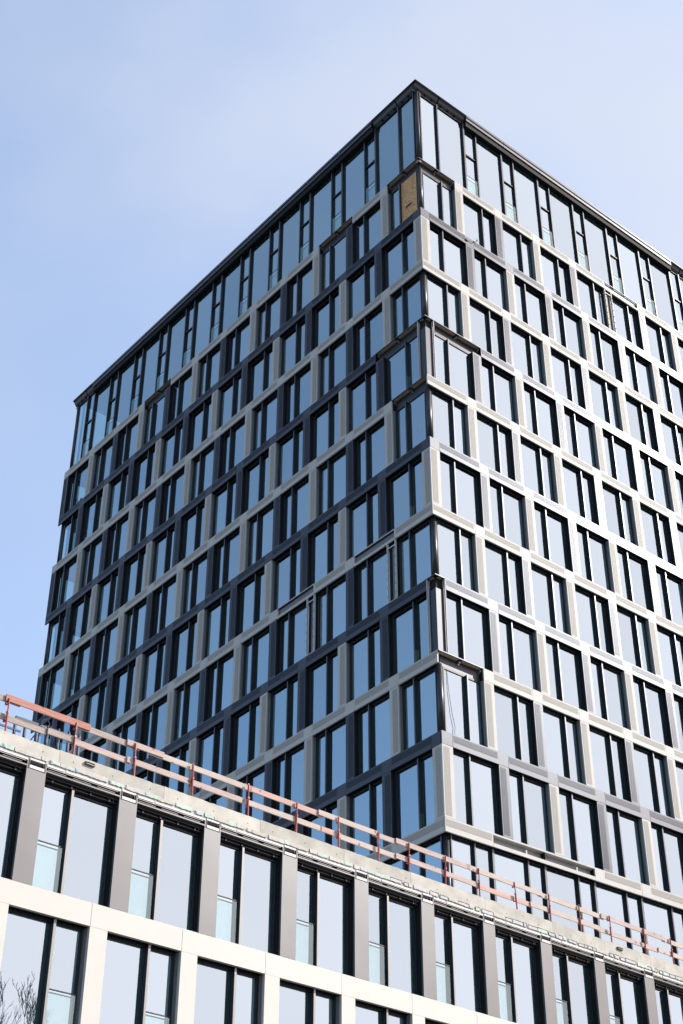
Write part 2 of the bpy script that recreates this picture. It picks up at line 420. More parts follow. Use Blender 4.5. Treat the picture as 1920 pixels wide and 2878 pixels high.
# piers
PH = H - BT
def pier_mesh(side, w_, col, c0, c1, body=True):
    """c0/c1: give the low / high side a stepped reveal liner"""
    def mk():
        b = MB(side); ln = 1
        b.box(0.004, w_ - 0.004, 0.004, 0.07, 0.012, PH - 0.012, 0)
        b.box(0.05 if c0 else 0.12, (w_ - 0.05) if c1 else (w_ - 0.004), 0.071, 0.29, -0.01, PH + 0.01, 2)
        for s_, on in ((0, c0), (1, c1)):
            if not on: continue
            for k, (da, db, th) in enumerate(((0.071, 0.115, 0.0), (0.115, 0.125, 0.03), (0.125, 0.16, -0.008), (0.16, 0.17, 0.025), (0.17, 0.20, -0.016))):
                if s_ == 0: b.box(th, 0.05, da, db, 0, PH, ln)
                else: b.box(w_ - 0.05, w_ - th, da, db, 0, PH, ln)
        return b.mesh('pier_panel', [col, col + 'liner', 'black'])
    return cached(('pier', side, rnd(w_), col, c0, c1), mk)

for side in 'RL':
    n, W = face_extent(side)
    for row in range(NROW):
        z0 = -(row + 1) * H
        for (k, u0, u1) in pier_spans(side, row):
            if (side, row, k) in no_pier:
                # pier with its sheet missing: tan/grey backing and two perforated white fins
                b = MB(side); w_ = u1 - u0
                b.box(0.0, 0.03, 0.0, 0.10, 0, PH, 0); b.box(w_ - 0.03, w_, 0.0, 0.10, 0, PH, 0)
                b.box(0.03, w_ - 0.03, 0.02, 0.05, 0.0, 0.04, 0); b.box(0.03, w_ - 0.03, 0.02, 0.05, PH - 0.28, PH - 0.24, 0)
                b.box(0.06, w_ * 0.55, 0.12, 0.14, 0.0, PH - 0.28, 1); b.box(0.0, w_, 0.15, 0.29, -0.01, PH + .01, 2)
                for q in range(6): b.box(-0.006, 0.012, -0.012, 0.0, 0.3 + q * 0.45, 0.36 + q * 0.45, 2); b.box(w_ - 0.012, w_ + 0.006, -0.012, 0.0, 0.3 + q * 0.45, 0.36 + q * 0.45, 2)
                obj('open_pier', b.mesh('open_pier', ['white', 'wool' if side == 'R' else 'grey', 'black']), tower, fl(side, u0, z0), label='pier with its cover sheet missing, bare rails showing')
                continue
            corner = (k == 0) or (row % 2 == 0 and k == n)
            if k == 0 and row in corner_open: continue
            col = 'light' if (k % 2 == 0) == (row % 2 == 1) else 'dark'
            if side == 'R' and row % 2 == 0: col = 'light' if k % 2 == 1 else 'dark'
            if side == 'L' and row % 2 == 0: col = 'light' if k % 2 == 1 else 'dark'
            c0 = not (k == 0); c1 = not (row % 2 == 0 and k == n)
            a = u0 + (0.072 if (side == 'L' and k == 0) else 0)
            me = pier_mesh(side, u1 - a, col, c0, c1)
            if k == 0:                                            # the two corner piers meet in a mitre, no backing across the corner
                def mkc(side=side, a=a, u1=u1, u0=u0):
                    b = MB(side); w_ = u1 - a
                    b.box(0.0, w_ - 0.004, 0.004, 0.07, 0.012, PH - 0.012, 0)
                    b.box(0.20 if side == 'R' else 0.22, w_ - 0.05, 0.12, 0.29, -0.01, PH + .01, 2)
                    for (da, db, th) in ((0.071, 0.115, 0.0), (0.115, 0.125, 0.03), (0.125, 0.20, -0.01)):
                        b.box(w_ - 0.05, w_ - th, da, db, 0, PH, 1)
                    return b.mesh('corner_pier_panel', [col, col + 'liner', 'black'])
                me = cached(('cpier', side, col), mkc)
            o = obj('pier_panel', me, tower, fl(side, a, z0))
            far = (row % 2 == 0 and k == n)
            p0 = 0.06 if not far else 0.18
            if k == 0 and side == 'L': p0 = 0.02
            pm = perf_mesh(side, 0.32, PH - 0.20, 'perf' + col)
            obj('perforated_sheet', pm, o, (p0, 0.004, PH - 0.10) if side == 'R' else (0.004, p0, PH - 0.10))

# windows of the ten panelled storeys
FZ0, FZ1 = 0.02, 0.10
JF = {'R': 0.05, 'L': 0.12}
def window_mesh(side, w_, mu, corner):
    """mu: mullion centre; corner: -1 none, 0 column at low side, 1 column at high side"""
    def mk():
        b = MB(side); a0, a1 = 0.0, w_
        top = PH
        b.box(a0, a1, 0.20, 0.29, 0.0, 0.045, 0); b.box(a0, a1, 0.20, 0.29, top - 0.09, top, 0)
        b.box(a0, a0 + 0.05, 0.20, 0.29, 0.045, top - 0.09, 0); b.box(a1 - JF[side], a1, 0.20, 0.29, 0.045, top - 0.09, 0)
        b.box(mu - 0.045, mu + 0.045, 0.20, 0.29, 0.045, top - 0.09, 0)
        b.box(mu - 0.033, mu + 0.033, 0.08, 0.20, 0.015, top - 0.03, 0)
        b.box(mu - 0.034, mu + 0.034, 0.073, 0.08, 0.015, top - 0.03, 1)
        b.box(a0, a1, 0.071, 0.20, -0.02, 0.012, 0)
        return b.mesh('window', ['frame', 'mull'])
    return cached(('win', side, rnd(w_), rnd(mu), corner), mk)
def pane_mesh(side, w_, h_, mt='glass'):
    def mk():
        b = MB(side); b.quad([(0, 0, 0), (w_, 0, 0), (w_, 0, h_), (0, 0, h_)]); return b.mesh('pane', [mt])
    return cached(('pane', side, rnd(w_), rnd(h_), mt), mk)
def add_pane(side, parent, u0, u1, z0, z1, d, mt='glass', name='pane', **kw):
    me = pane_mesh(side, u1 - u0, z1 - z0, mt)
    return obj(name, me, parent, (u0, d, z0) if side == 'R' else (d, u0, z0), **kw)

osb_window = None
for side in 'RL':
    n, W = face_extent(side)
    for row in range(NROW):
        z0 = -(row + 1) * H
        ps = pier_spans(side, row)
        edges = []
        if row % 2 == 0:
            lo = 0.41
            for (k, u0, u1) in ps: edges.append((lo, u0)); lo = u1
        else:
            for j, (k, u0, u1) in enumerate(ps):
                hi = ps[j + 1][1] if j + 1 < len(ps) else W - 0.41
                edges.append((u1, hi))
        for j, (u0, u1) in enumerate(edges):
            w_ = u1 - u0
            mu = (w_ - 0.85) if row % 2 == 0 else 0.85
            if row % 2 and j == 0: mu = 0.94
            o = obj('window', window_mesh(side, w_, mu, 0), tower, fl(side, u0, z0))
            boarded = (side == 'L' and row == 0 and j == 0)
            if boarded:
                osb_window = o
                add_pane(side, o, mu + 0.045, w_ - JF[side], 0.045, PH - 0.09, 0.24)
            else:
                add_pane(side, o, 0.05, mu - 0.045, 0.045, PH - 0.09, 0.24)
                add_pane(side, o, mu + 0.045, w_ - JF[side], 0.045, PH - 0.09, 0.24)

# board screwed over the corner pane of the dark face
b = MB('L'); b.box(0.0, 1.30, 0.185, 0.199, 0.0, PH - 0.02); 
ob = obj('osb_board', b.mesh('osb_board', ['osb']), osb_window, (0, 0.02, 0.0), label='brown chipboard sheet closing the corner pane')
b = MB('L'); b.box(0.62, 0.68, 0.14, 0.184, 0.75, 0.82); b.box(0.38, 0.82, 0.09, 0.15, 0.74, 0.83)
b.v = [((p[0]), p[1], p[2] + (p[1] - 0.6) * -0.0) for p in b.v]
obj('board_handle', b.mesh('board_handle', ['wood']), ob, (0, 0, 0.3), label='short timber block on the chipboard')
b = MB('L')
for u, l in ((0.25, 0.95), (0.95, 0.9)):
    b.box(u, u + 0.02, 0.165, 0.184, PH - l, PH - 0.03); b.box(u, u + 0.09, 0.165, 0.184, PH - l - 0.02, PH - l)
obj('hanging_strap', b.mesh('hanging_strap', ['wood']), ob)

# corner columns (round), every storey with glass at the corner
for (cx, cy, rows) in ((0.26, 0.26, range(0, NROW, 2)), (0.26, W - 0.26, range(1, NROW, 2))):
    for row in rows:
        b = MB(); b.cyl((0, 0, 0), (0, 0, PH + 0.05), 0.125, 20)
        me = cached('ccol', lambda: b.mesh('corner_column', ['navy']))
        for p in me.polygons: p.use_smooth = len(p.vertices) == 4
        obj('corner_column', me, tower, (cx, cy, -(row + 1) * H - GZ))
# the two corners with their cover off: V-shaped backing sheets, two fins and a dark head
for row in sorted(corner_open):
    z0 = -(row + 1) * H
    b = MB()
    b.box(0.09, 0.44, 0.09, 0.12, 0.0, PH - 0.05, 0); b.box(0.09, 0.12, 0.12, 0.44, 0.0, PH - 0.05, 0)
    b.box(0.44, 0.47, 0.08, 0.16, 0, PH + 0.1, 0); b.box(0.08, 0.16, 0.44, 0.47, 0, PH + 0.1, 0)
    o = obj('corner_backing', b.mesh('corner_backing', ['navy']), tower, (0, 0, z0 - GZ), label='grey folded backing sheet at the open corner')
    b = MB(); b.box(Q_ - 0.045, Q_ - 0.005, 0.0, 0.16, 0.0, PH + BT - 0.05, 0); b.box(0.0, 0.16, Q_ - 0.045, Q_ - 0.005, 0.0, PH + BT - .05, 0)
    b.box(Q_ - 0.10, Q_ - 0.07, 0.03, 0.13, 0.0, PH + 0.1, 1); b.box(0.03, 0.13, Q_ - 0.10, Q_ - 0.07, 0.0, PH + 0.1, 1)
    obj('cover_fin', b.mesh('cover_fin', ['light', 'steel']), o)
    b = MB(); b.box(0.16, 0.55, 0.16, 0.19, PH - 0.10, PH + BT - .05); b.box(0.16, 0.19, 0.19, 0.55, PH - 0.10, PH + BT - .05)
    b.box(-0.01, Q_, -0.01, 0.24, PH + BT - .045, PH + BT - 0.002, 1); b.box(-0.01, 0.24, 0.24, Q_, PH + BT - .045, PH + BT - 0.002, 1)
    obj('corner_head', b.mesh('corner_head', ['black', 'mull']), o)
    b = MB(); b.box(0.22, 0.44, 0.06, 0.19, PH + BT - .065, PH + BT - 0.047); b.box(0.06, 0.19, 0.22, 0.44, PH + BT - .065, PH + BT - 0.047)
    obj('insulation_strip', b.mesh('insulation_strip', ['wool']), o)

# top glass storey and the glass storey under the panels
TOPZ = 5.42
def glazed(side, mulls, kinds, W, z0, z1, transoms, guard, dl):
    """mulls: list of (u centre, half width); kinds[i] describes the unit between mullion i and i+1 ('n' narrow, 'w' wide)"""
    for i in range(len(mulls) - 1):
        (a, ha), (c, hc) = mulls[i], mulls[i + 1]
        u0, u1 = a, c; w_ = u1 - u0; h_ = z1 - z0; nar = kinds[i] == 'n'
        def mk():
            b = MB(side)
            b.box(-ha, ha, dl, dl + 0.10, 0, h_, 0); b.box(-ha, ha, dl - 0.008, dl, 0, h_, 1)
            b.box(-ha, ha + 0.025, dl + 0.10, dl + 0.18, 0, h_, 0); b.box(w_ - hc - 0.025, w_ - hc, dl + 0.10, dl + 0.18, 0, h_, 0)
            b.box(ha, w_ - hc, dl + 0.06, dl + 0.099, 0, 0.04, 0); b.box(ha, w_ - hc, dl + 0.06, dl + 0.099, h_ - 0.05, h_, 0)
            if nar:
                for t in transoms:
                    b.box(ha, w_ - hc, dl + 0.05, dl + 0.16, t - 0.035, t + 0.035, 0)
            return b.mesh('window', ['frame', 'mull'])
        o = obj('window', cached(('gl', side, rnd(w_), nar, rnd(h_), ha, hc, rnd(dl)), mk), tower, fl(side, u0, z0))
        zs = [0.05] + (list(transoms) if nar else []) + [h_ - 0.07]
        for q in range(len(zs) - 1):
            add_pane(side, o, ha + 0.025, w_ - hc - 0.025, zs[q] + (0.035 if q else 0), zs[q + 1] - (0.035 if q < len(zs) - 2 else 0), dl + 0.12)
        if nar and guard:
            add_pane(side, o, ha + 0.01, w_ - hc - 0.01, 0.02, guard, dl + 0.03, 'guard', 'glass_guard')
            def mkr():
                b = MB(side); b.box(0, w_ - ha - hc, 0, 0.025, 0, 0.03); return b.mesh('guard_rail', ['frame'])
            obj('guard_rail', cached(('gr', side, rnd(w_), ha, hc), mkr), o, (ha, dl + 0.02, guard) if side == 'R' else (dl + 0.02, ha, guard))
for side in 'RL':
    n, W = face_extent(side)
    mul = [(0.40, 0.03), (1.60, 0.035)]; kin = ['w', 'w']
    for k in range(n - 1):
        mul += [(3.50 + B_ * k, 0.05), (4.40 + B_ * k, 0.035)]; kin += ['n', 'w']
    mul = mul[:-1]; kin = kin[:-1]
    u = 3.50 + B_ * (n - 2)
    mul += [(u + 0.9, 0.035), (W - 0.40, 0.03)]; kin[-1:] = ['n', 'w']
    glazed(side, mul, kin, W, 0.0, TOPZ, (3.05,), 1.36, 0.13)
    mul = [(0.40, 0.03)]; kin = []
    for k in range(n):
        mul += [(1.60 + B_ * k, 0.035), (2.54 + B_ * k, 0.05)]; kin += ['w', 'n']
    mul[-1] = (W - 0.40, 0.03)
    glazed(side, mul, kin, W, -10 * H - BT - 4.4, -10 * H - BT, (), 0, 0.13)
for (cx, cy) in ((0.28, 0.28), (0.28, W - 0.28), (NR * B_ + 0.39 - 0.28, 0.28)):
    for (z0, z1) in ((0.0, TOPZ + 0.2), (-10 * H - BT - 4.4, -10 * H - BT + 0.1)):
        b = MB(); b.cyl((0, 0, 0), (0, 0, z1 - z0), 0.13, 20)
        me = b.mesh('corner_column', ['navy'])
        for p in me.polygons: p.use_smooth = len(p.vertices) == 4
        obj('corner_column', me, tower, (cx, cy, z0 - GZ))

# roof edge
WR, WL = face_extent('R')[1], face_extent('L')[1]
RT = 5.90
for side in 'RL':
    n, W = face_extent(side)
    js = [0.0, 1.62, 3.58] + [3.58 + B_ * k for k in range(1, n - 1)] + [3.58 + B_ * (n - 2) + 0.9, W]
    for i in range(len(js) - 1):
        u0, u1 = js[i], js[i + 1]; w_ = u1 - u0
        openb = i < 2 or i >= len(js) - 3
        def mk():
            b = MB(side); a0 = 0.0 if i else (-0.10 if side == 'R' else 0.075)
            e = w_ - 0.012
            if openb:
                b.box(a0, e, -0.10, 0.40, -0.045, 0.0, 1)                        # thin top plate
                pts = [(-0.06, -0.045), (0.02, -0.13), (0.10, -0.28), (0.20, -0.40)]
                for q in range(3):
                    (d0, za), (d1, zb) = pts[q], pts[q + 1]
                    b.quad([(a0 + 0.06, d1, zb), (e, d1, zb), (e, d0, za), (a0 + 0.06, d0, za)], 2)
                b.box(a0 + 0.12, e, 0.21, 0.30, -0.55, -0.05, 2)
                for q in range(int(w_ / 0.5)):
                    b.box(0.25 + q * 0.5, 0.34 + q * 0.5, 0.12, 0.24, -0.40, -0.31, 3)
            else:
                b.box(0.004, e, -0.10, -0.03, -0.16, 0.0, 1)
                b.box(0.004, e, -0.06, 0.0, -0.40, -0.165, 0)
                b.box(0.0, e + 0.01, 0.0, 0.24, -0.78, -0.03, 3)
                b.box(0.0, e + 0.01, 0.0, 0.40, -0.03, -0.002, 3)
            return b.mesh('roof_edge', ['capgrey', 'mull', 'navy', 'black'])
        obj('roof_edge', mk(), tower, fl(side, u0, RT), **({'label': 'open roof edge without its cover strip'} if openb else {}))
    b = MB(side); b.box(0.32, W - 0.3, 0.30, 0.45, TOPZ + 0.0 - RT + 0.002, -0.05, 0)
    obj('roof_head_frame', b.mesh('roof_head_frame', ['black']), tower, fl(side, 0, RT))
# small bolts along the dark roof edge
b = MB('L')
for k in range(10):
    u = 6.3 + B_ * k; b.cyl((u, -0.13, -0.20), (u, -0.06, -0.20), 0.028, 8)
obj('bolt_row', b.mesh('bolt_row', ['steel']), tower, fl('L', 0, RT), kind='stuff')
# lightning rods
for (x, y, h_) in ((0.45, 6.0, 1.5), (4.9, 0.5, 0.8), (8.3, 0.5, 1.0), (14.6, 0.5, 1.4)):
    b = MB(); b.cyl((0, 0, 0), (0.03, 0, h_ * .6), 0.014, 5); b.cyl((0.03, 0, h_ * .6), (-0.03, 0.02, h_), 0.010, 5)
    obj('lightning_rod', b.mesh('lightning_rod', ['steel']), tower, (x, y, RT - GZ))

# inside: slabs, core, far walls
for k in range(-1, 12):
    z = RT - 0.1 if k == -1 else -k * H - 0.04
    b = MB(); t_ = 0.30 if k == -1 else 0.46
    b.box(0.505, WR - 0.5, 0.505, WL - 0.45, -t_, 0)
    obj('floor_slab', b.mesh('floor_slab', ['slab']), tower, (0, 0, z - GZ))
b = MB(); b.box(6.0, WR - 2.0, 5.0, WL - 6.5, GZ - GZ, RT - 0.5 - GZ); obj('core_walls', b.mesh('core_walls', ['core']), tower)
b = MB(); b.box(WR - 0.35, WR, 0.40, WL, 0, RT - GZ); b.box(8.0, WR - 0.36, WL - 0.35, WL, 0, RT - GZ)
obj('rear_wall', b.mesh('rear_wall', ['dark']), tower)
b = MB(); b.box(0.45, WR - .37, 0.45, WL - 0.45, 0, -10 * H - BT - 4.42 - GZ); obj('base_wall', b.mesh('base_wall', ['grey']), tower)
# short glazed return on the far side, seen through the end windows
for row in range(-1, NROW):
    z0 = -(row + 1) * H; h_ = TOPZ if row < 0 else PH
    b = MB()
    for x in (0.5, 2.6, 5.2, 7.9): b.box(x, x + 0.08, WL - 0.5, WL - 0.38, 0, h_)
    if row >= 0: b.box(0.5, 8.0, WL - 0.34, WL - 0.02, h_, H)
    me = b.mesh('rear_window', ['frame']); o = obj('rear_window', me, tower, (0, 0, z0 - GZ))
    for x in (0.58, 2.68, 5.28):
        b = MB(); b.quad([(x, WL - 0.44, 0), (x + (2.0 if x < 1 else 2.5), WL - 0.44, 0), (x + (2.0 if x < 1 else 2.5), WL - 0.44, h_), (x, WL - 0.44, h_)])
        obj('pane', b.mesh('pane', ['guard']), o)

# ------------------------------------------------------------------ the low building in front
TH = 0.06964947
LZ = CAMP.z
U = Vector((math.cos(TH), math.sin(TH), 0)); Nn = Vector((-math.sin(TH), math.cos(TH), 0))
O = Vector((0.0, -4.20708916, 0.0))
low = thing('low_office_block', 'low office block with cream and grey panels and a raw concrete parapet', 'building', (O.x, O.y, GZ), TH)
def ll(u, d, z): return (u, d, z + LZ - GZ)       # z measured from the camera's height
K0, K1 = -9, 6                                    # bays
uP = lambda k: -2.612 + 2.825 * k                 # left edge of an upper grey pier (k = 0: seventh seen)
PWL = 0.563
# cream band
BTOP, BBOT = 14.344, 13.745
def band_cream(): 
    b = MB(); b.box(0.006, 2.819, 0.0, 0.10, BBOT - BTOP, 0); b.box(0.0, 2.825, 0.10, 0.33, BBOT - BTOP + 0.01, -0.01, 1); return b.mesh('cream_band_panel', ['cream', 'black'])
mb_ = band_cream()
def pier_low():
    b = MB(); h_ = 3.0
    b.box(0.0, PWL - 0.04, 0.002, 0.10, 0, h_ - 0.006, 0); b.box(0.03, PWL - 0.07, 0.10, 0.32, -0.01, h_ + 0.02, 1)
    b.box(-0.005, 0.03, 0.102, 0.15, 0, h_, 2); b.box(0.01, 0.03, 0.15, 0.165, 0, h_, 2); b.box(-0.02, 0.03, 0.165, 0.235, 0, h_, 2)
    b.box(PWL - 0.07, PWL - 0.045, 0.102, 0.235, 0, h_, 2)
    return b.mesh('cream_pier_panel', ['cream', 'black', 'lightliner'])
mp_l = pier_low()
UPT = 17.335
def pier_up():
    b = MB(); h_ = UPT - BTOP
    b.box(0.0, PWL, 0.004, 0.07, 0.008, h_, 0); b.box(0.03, PWL - 0.03, 0.07, 0.32, 0, h_ , 1)
    b.box(0.0, 0.03, 0.07, 0.15, 0, h_, 1); b.box(-0.02, 0.03, 0.15, 0.235, 0, h_, 1); b.box(PWL - 0.03, PWL, 0.07, 0.235, 0, h_, 1)
    return b.mesh('grey_pier_panel', ['grey', 'darkliner'])
mp_u = pier_up()
def pier_cap():
    b = MB(); h_ = 0.0
    b.box(0.0, 0.03, 0.0, 0.10, 0.0, 0.27); b.box(PWL - 0.03, PWL, 0.0, 0.10, 0.0, 0.27)
    b.box(0.05, 0.062, -0.01, 0.05, 0.0, 0.26); b.box(PWL - 0.062, PWL - 0.05, -0.01, 0.05, 0.0, 0.26)
    b.box(0.07, PWL - 0.07, -0.01, 0.03, 0.012, 0.095, 1); b.box(0.07, PWL - 0.07, 0.0, 0.05, 0.235, 0.285, 1)
    b.box(0.03, PWL - 0.03, 0.11, 0.14, 0.0, 0.30, 2)
    return b.mesh('pier_cap', ['grey', 'white', 'black'])
mcap = pier_cap()
def head_rails():
    b = MB(); w_ = 2.825 - PWL
    b.box(0.0, w_ * 0.22, -0.01, 0.03, 0.20, 0.255, 1); b.box(w_ * 0.25, w_, -0.01, 0.03, 0.20, 0.255, 1)
    b.box(0.0, w_, 0.04, 0.09, 0.16, 0.19, 2)
    for k in range(3): b.box(k * w_ / 3 + 0.05, (k + 1) * w_ / 3 - 0.15, 0.02, 0.05, 0.12, 0.135, 0)
    b.box(0.0, w_, 0.0, 0.05, 0.045, 0.085, 0)
    b.box(0.0, w_, 0.06, 0.10, -0.05, 0.04, 2)
    b.box(0.02, w_ - 0.02, 0.14, 0.17, -0.10, -0.085, 0)
    for k in range(4): b.box(0.25 + k * 0.58, 0.30 + k * 0.58, 0.10, 0.16, -0.12, 0.02, 3)
    b.box(0.0, w_, 0.17, 0.33, -0.135, 0.20, 2)
    return b.mesh('head_rail', ['grey', 'white', 'black', 'navy'])
mhr = head_rails()
def win_low(narrow_first, h_):
    b = MB(); w_ = 2.825 - PWL; mu = 0.90 if narrow_first else w_ - 0.90
    b.box(0, w_, 0.235, 0.32, 0, 0.045, 0); b.box(0, w_, 0.235, 0.32, h_ - 0.07, h_, 0)
    b.box(0, 0.045, 0.235, 0.32, 0.045, h_ - 0.07, 0); b.box(w_ - 0.05, w_, 0.235, 0.32, 0.045, h_ - 0.07, 0)
    b.box(mu - 0.045, mu + 0.045, 0.235, 0.32, 0.045, h_ - 0.07, 0)
    b.box(mu - 0.033, mu + 0.033, 0.10, 0.235, 0.016, h_ - 0.02, 0); b.box(mu - 0.034, mu + 0.034, 0.09, 0.10, 0.016, h_ - 0.02, 1)
    b.box(0, w_, 0.05, 0.235, -0.01, 0.014, 2)
    return b.mesh('window', ['frame', 'mullgrey', 'grey']), mu, w_
M['mullgrey'] = mat('grey_mullion_cap', (0.21, 0.205, 0.20), 0.45, 0.2)
b = MB(); b.box(0.0, 0.80, 0.0, 0.025, 0.0, 0.03); mgr = b.mesh('guard_rail', ['frame'])
HU = 17.20 - BTOP; HLW = 3.0
for k in range(K0, K1 + 1):
    u0 = uP(k)
    # upper row: pier then window narrow + wide
    obj('grey_pier_panel', mp_u, low, ll(u0, 0, BTOP)); obj('pier_cap', mcap, low, ll(u0, 0, UPT))
    me, mu, w_ = cached('lowA', lambda: win_low(True, HU))
    a = u0 + PWL
    o = obj('window', me, low, ll(a, 0, BTOP))
    add_pane('R', o, 0.045, mu - 0.045, 0.045, HU - 0.07, 0.27); add_pane('R', o, mu + 0.045, w_ - 0.05, 0.045, HU - 0.07, 0.27)
    add_pane('R', o, 0.02, mu - 0.07, 0.08, 1.25, 0.17, 'guard', 'glass_guard'); obj('guard_rail', mgr, o, (0.02, 0.155, 1.25))
    obj('head_rail', mhr, low, ll(a, 0, 17.335))
    # lower row
    j = u0 - PWL + 0.045
    obj('cream_band_panel', mb_, low, ll(j, 0, BTOP - 0.002))
    obj('cream_pier_panel', mp_l, low, ll(j, 0, BBOT - 3.0))
    me, mu, w_ = cached('lowB', lambda: win_low(False, HLW))
    o = obj('window', me, low, ll(j + PWL - 0.04, 0, BBOT - HLW))
    add_pane('R', o, 0.045, mu - 0.045, 0.045, HLW - 0.07, 0.27); add_pane('R', o, mu + 0.045, w_ - 0.05, 0.045, HLW - 0.07, 0.27)
    add_pane('R', o, mu + 0.06, w_ - 0.06, 0.10, 1.28, 0.17, 'guard', 'glass_guard'); obj('guard_rail', mgr, o, (mu + 0.06, 0.155, 1.28))
    obj('cream_band_panel', mb_, low, ll(j, 0, BTOP - 3.602))
UA, UB = uP(K0), uP(K1 + 1)
b = MB(); b.box(UA, UB, 0.0, 0.4, GZ - GZ, 10.1 + LZ - GZ); obj('base_wall', b.mesh('base_wall', ['cream']), low)
b = MB(); b.box(UA, UB, 0.45, 3.6, -0.25, 0.0)
me_s = b.mesh('floor_slab', ['slab'])
for z in (10.7, 14.3, 18.02): obj('floor_slab', me_s, low, ll(0, 0, z))
b = MB(); b.box(UA, UB, 3.3, 3.6, 0, 18.0 + LZ - GZ); b.box(UA - 0.3, UA, 0.0, 3.6, 0, 18.0 + LZ - GZ); b.box(UB, UB + 0.3, 0.0, 3.6, 0, 18.0 + LZ - GZ)
obj('rear_wall', b.mesh('rear_wall', ['core']), low)

# concrete parapet, cast in lengths, with tie holes and drain boxes
jl = [UA, -21.9, -18.552, -15.198, -11.782, -8.509, -5.676, -2.25, 1.17, 3.984, 6.614, 10.0, 13.4, UB]
ztop = lambda u: 18.293 + 0.0041 * u
random.seed(11)
for i in range(len(jl) - 1):
    u0, u1 = jl[i] + 0.004, jl[i + 1] - 0.004; w_ = u1 - u0
    # slightly chipped top and bottom edges
    nseg = 26; P = []; F = []
    zt = ztop((u0 + u1) / 2) - 17.80
    tops = [zt + (random.uniform(-0.018, 0.0) if random.random() < .25 else random.uniform(-0.003, 0.003)) for _ in range(nseg + 1)]
    bots = [random.uniform(-0.02, 0.02) for _ in range(nseg + 1)]
    for q in range(nseg + 1):
        x = w_ * q / nseg; P += [(x, 0, bots[q]), (x, 0, tops[q]), (x, 0.25, tops[q]), (x, 0.25, bots[q])]
    for q in range(nseg):
        a = 4 * q; c = a + 4
        F += [(a, c, c + 1, a + 1), (a + 1, c + 1, c + 2, a + 2), (a + 2, c + 2, c + 3, a + 3), (a + 3, c + 3, c, a)]
    F += [(0, 1, 2, 3), (4 * nseg + 3, 4 * nseg + 2, 4 * nseg + 1, 4 * nseg)]
    b = MB(); b._add(P, F); o = obj('parapet_wall', b.mesh('parapet_wall', ['concrete']), low, ll(u0, 0.2, 17.80))
    b = MB(); hs = [h for h in (-22.6, -20.4, -19.046, -18.121, -16.888, -15.659, -14.73, -13.49, -12.249, -11.314, -10.074, -8.823, -7.14, -5.899, -4.5, -3.1, -1.2, 0.4, 2.1, 3.2, 4.9, 5.8, 7.4, 8.9, 10.6, 12.1) if u0 < h < u1]
    for h in hs: b.cyl((h - u0, -0.004, 0.21), (h - u0, 0.01, 0.21), 0.016, 8)
    if hs: obj('tie_hole', b.mesh('tie_hole', ['black']), o)
    if u0 > -5:
        b = MB()                                                        # rows of small pock marks
        for uu in (w_ * 0.25, w_ * 0.78):
            for q in range(9): b.cyl((uu + random.uniform(-.012, .012), -0.003, 0.03 + q * 0.048), (uu, 0.01, 0.03 + q * 0.048), 0.006, 5)
        obj('pock_mark', b.mesh('pock_mark', ['black']), o, kind='stuff')
for (a, c, z) in ((-17.785, -17.49, 18.11), (4.665, 4.973, 18.17)):
    b = MB(); b.box(0, c - a, -0.05, 0.0, -0.05, -0.03); b.box(0, c - a, -0.05, 0.0, 0.02, 0.035); b.box(0, 0.02, -0.05, 0, -0.03, 0.02); b.box(c - a - .02, c - a, -0.05, 0, -0.03, 0.02)
    b.box(0.02, c - a - .02, -0.012, -0.002, -0.03, 0.02, 1); b.box(0.03, c - a - 0.02, -0.06, -0.05, -0.028, -0.02, 2)
    obj('drain_box', b.mesh('drain_box', ['frame', 'black', 'steel']), low, ll(a, 0.2, z))

# torn strip of foam, mortar and membrane under the parapet
random.seed(5)
u = UA + 0.1
while u < UB - 0.4:
    l = random.choice((0.18, 0.28, 0.4, 0.55)) * random.uniform(0.8, 1.2); t = random.random()
    right_side = u > -7
    if not right_side: col = 'mint' if t < .42 else ('plaster' if t < .75 else 'palebox')
    else: col = 'palebox' if t < .65 else ('plaster' if t < .9 else 'mint')
    h_ = random.uniform(0.085, 0.125); z = 17.765 + random.uniform(-0.008, 0.008)
    b = MB(); P = []; n_ = 8
    for q in range(n_ + 1):
        x = l * q / n_; P += [(x, 0, random.uniform(-0.012, 0.012)), (x, 0, h_ + random.uniform(-0.02, 0.015)), (x, 0.02, h_), (x, 0.02, 0)]
    F = []
    for q in range(n_):
        a = 4 * q; c = a + 4; F += [(a, c, c + 1, a + 1), (a + 1, c + 1, c + 2, a + 2), (a + 2, c + 2, c + 3, a + 3), (a + 3, c + 3, c, a)]
    F += [(0, 1, 2, 3), (4 * n_ + 3, 4 * n_ + 2, 4 * n_ + 1, 4 * n_)]
    b._add(P, F); o = obj('edge_patch', b.mesh('edge_patch', [col]), low, ll(u, 0.182, z))
    if random.random() < (.25 if not right_side else .3):
        b = MB(); b.box(0.02, 0.06, -0.006, 0, 0.02, 0.08); obj('sticker', b.mesh('sticker', ['sticker']), o)
    if right_side and random.random() < .6:
        b = MB(); b.box(-0.02, l, -0.008, 0.0, h_ - 0.004, h_ + 0.006); b.box(l - 0.008, l, -0.008, 0.0, 0.0, h_); obj('torn_edge', b.mesh('torn_edge', ['black']), o)
    u += l + (random.uniform(0.0, 0.03) if random.random() < .7 else random.uniform(0.05, 0.12))
b = MB(); b.box(UA, UB, 0.21, 0.30, 17.6, 17.80); obj('edge_backing', b.mesh('edge_backing', ['plaster']), low, (0, 0, LZ - GZ))

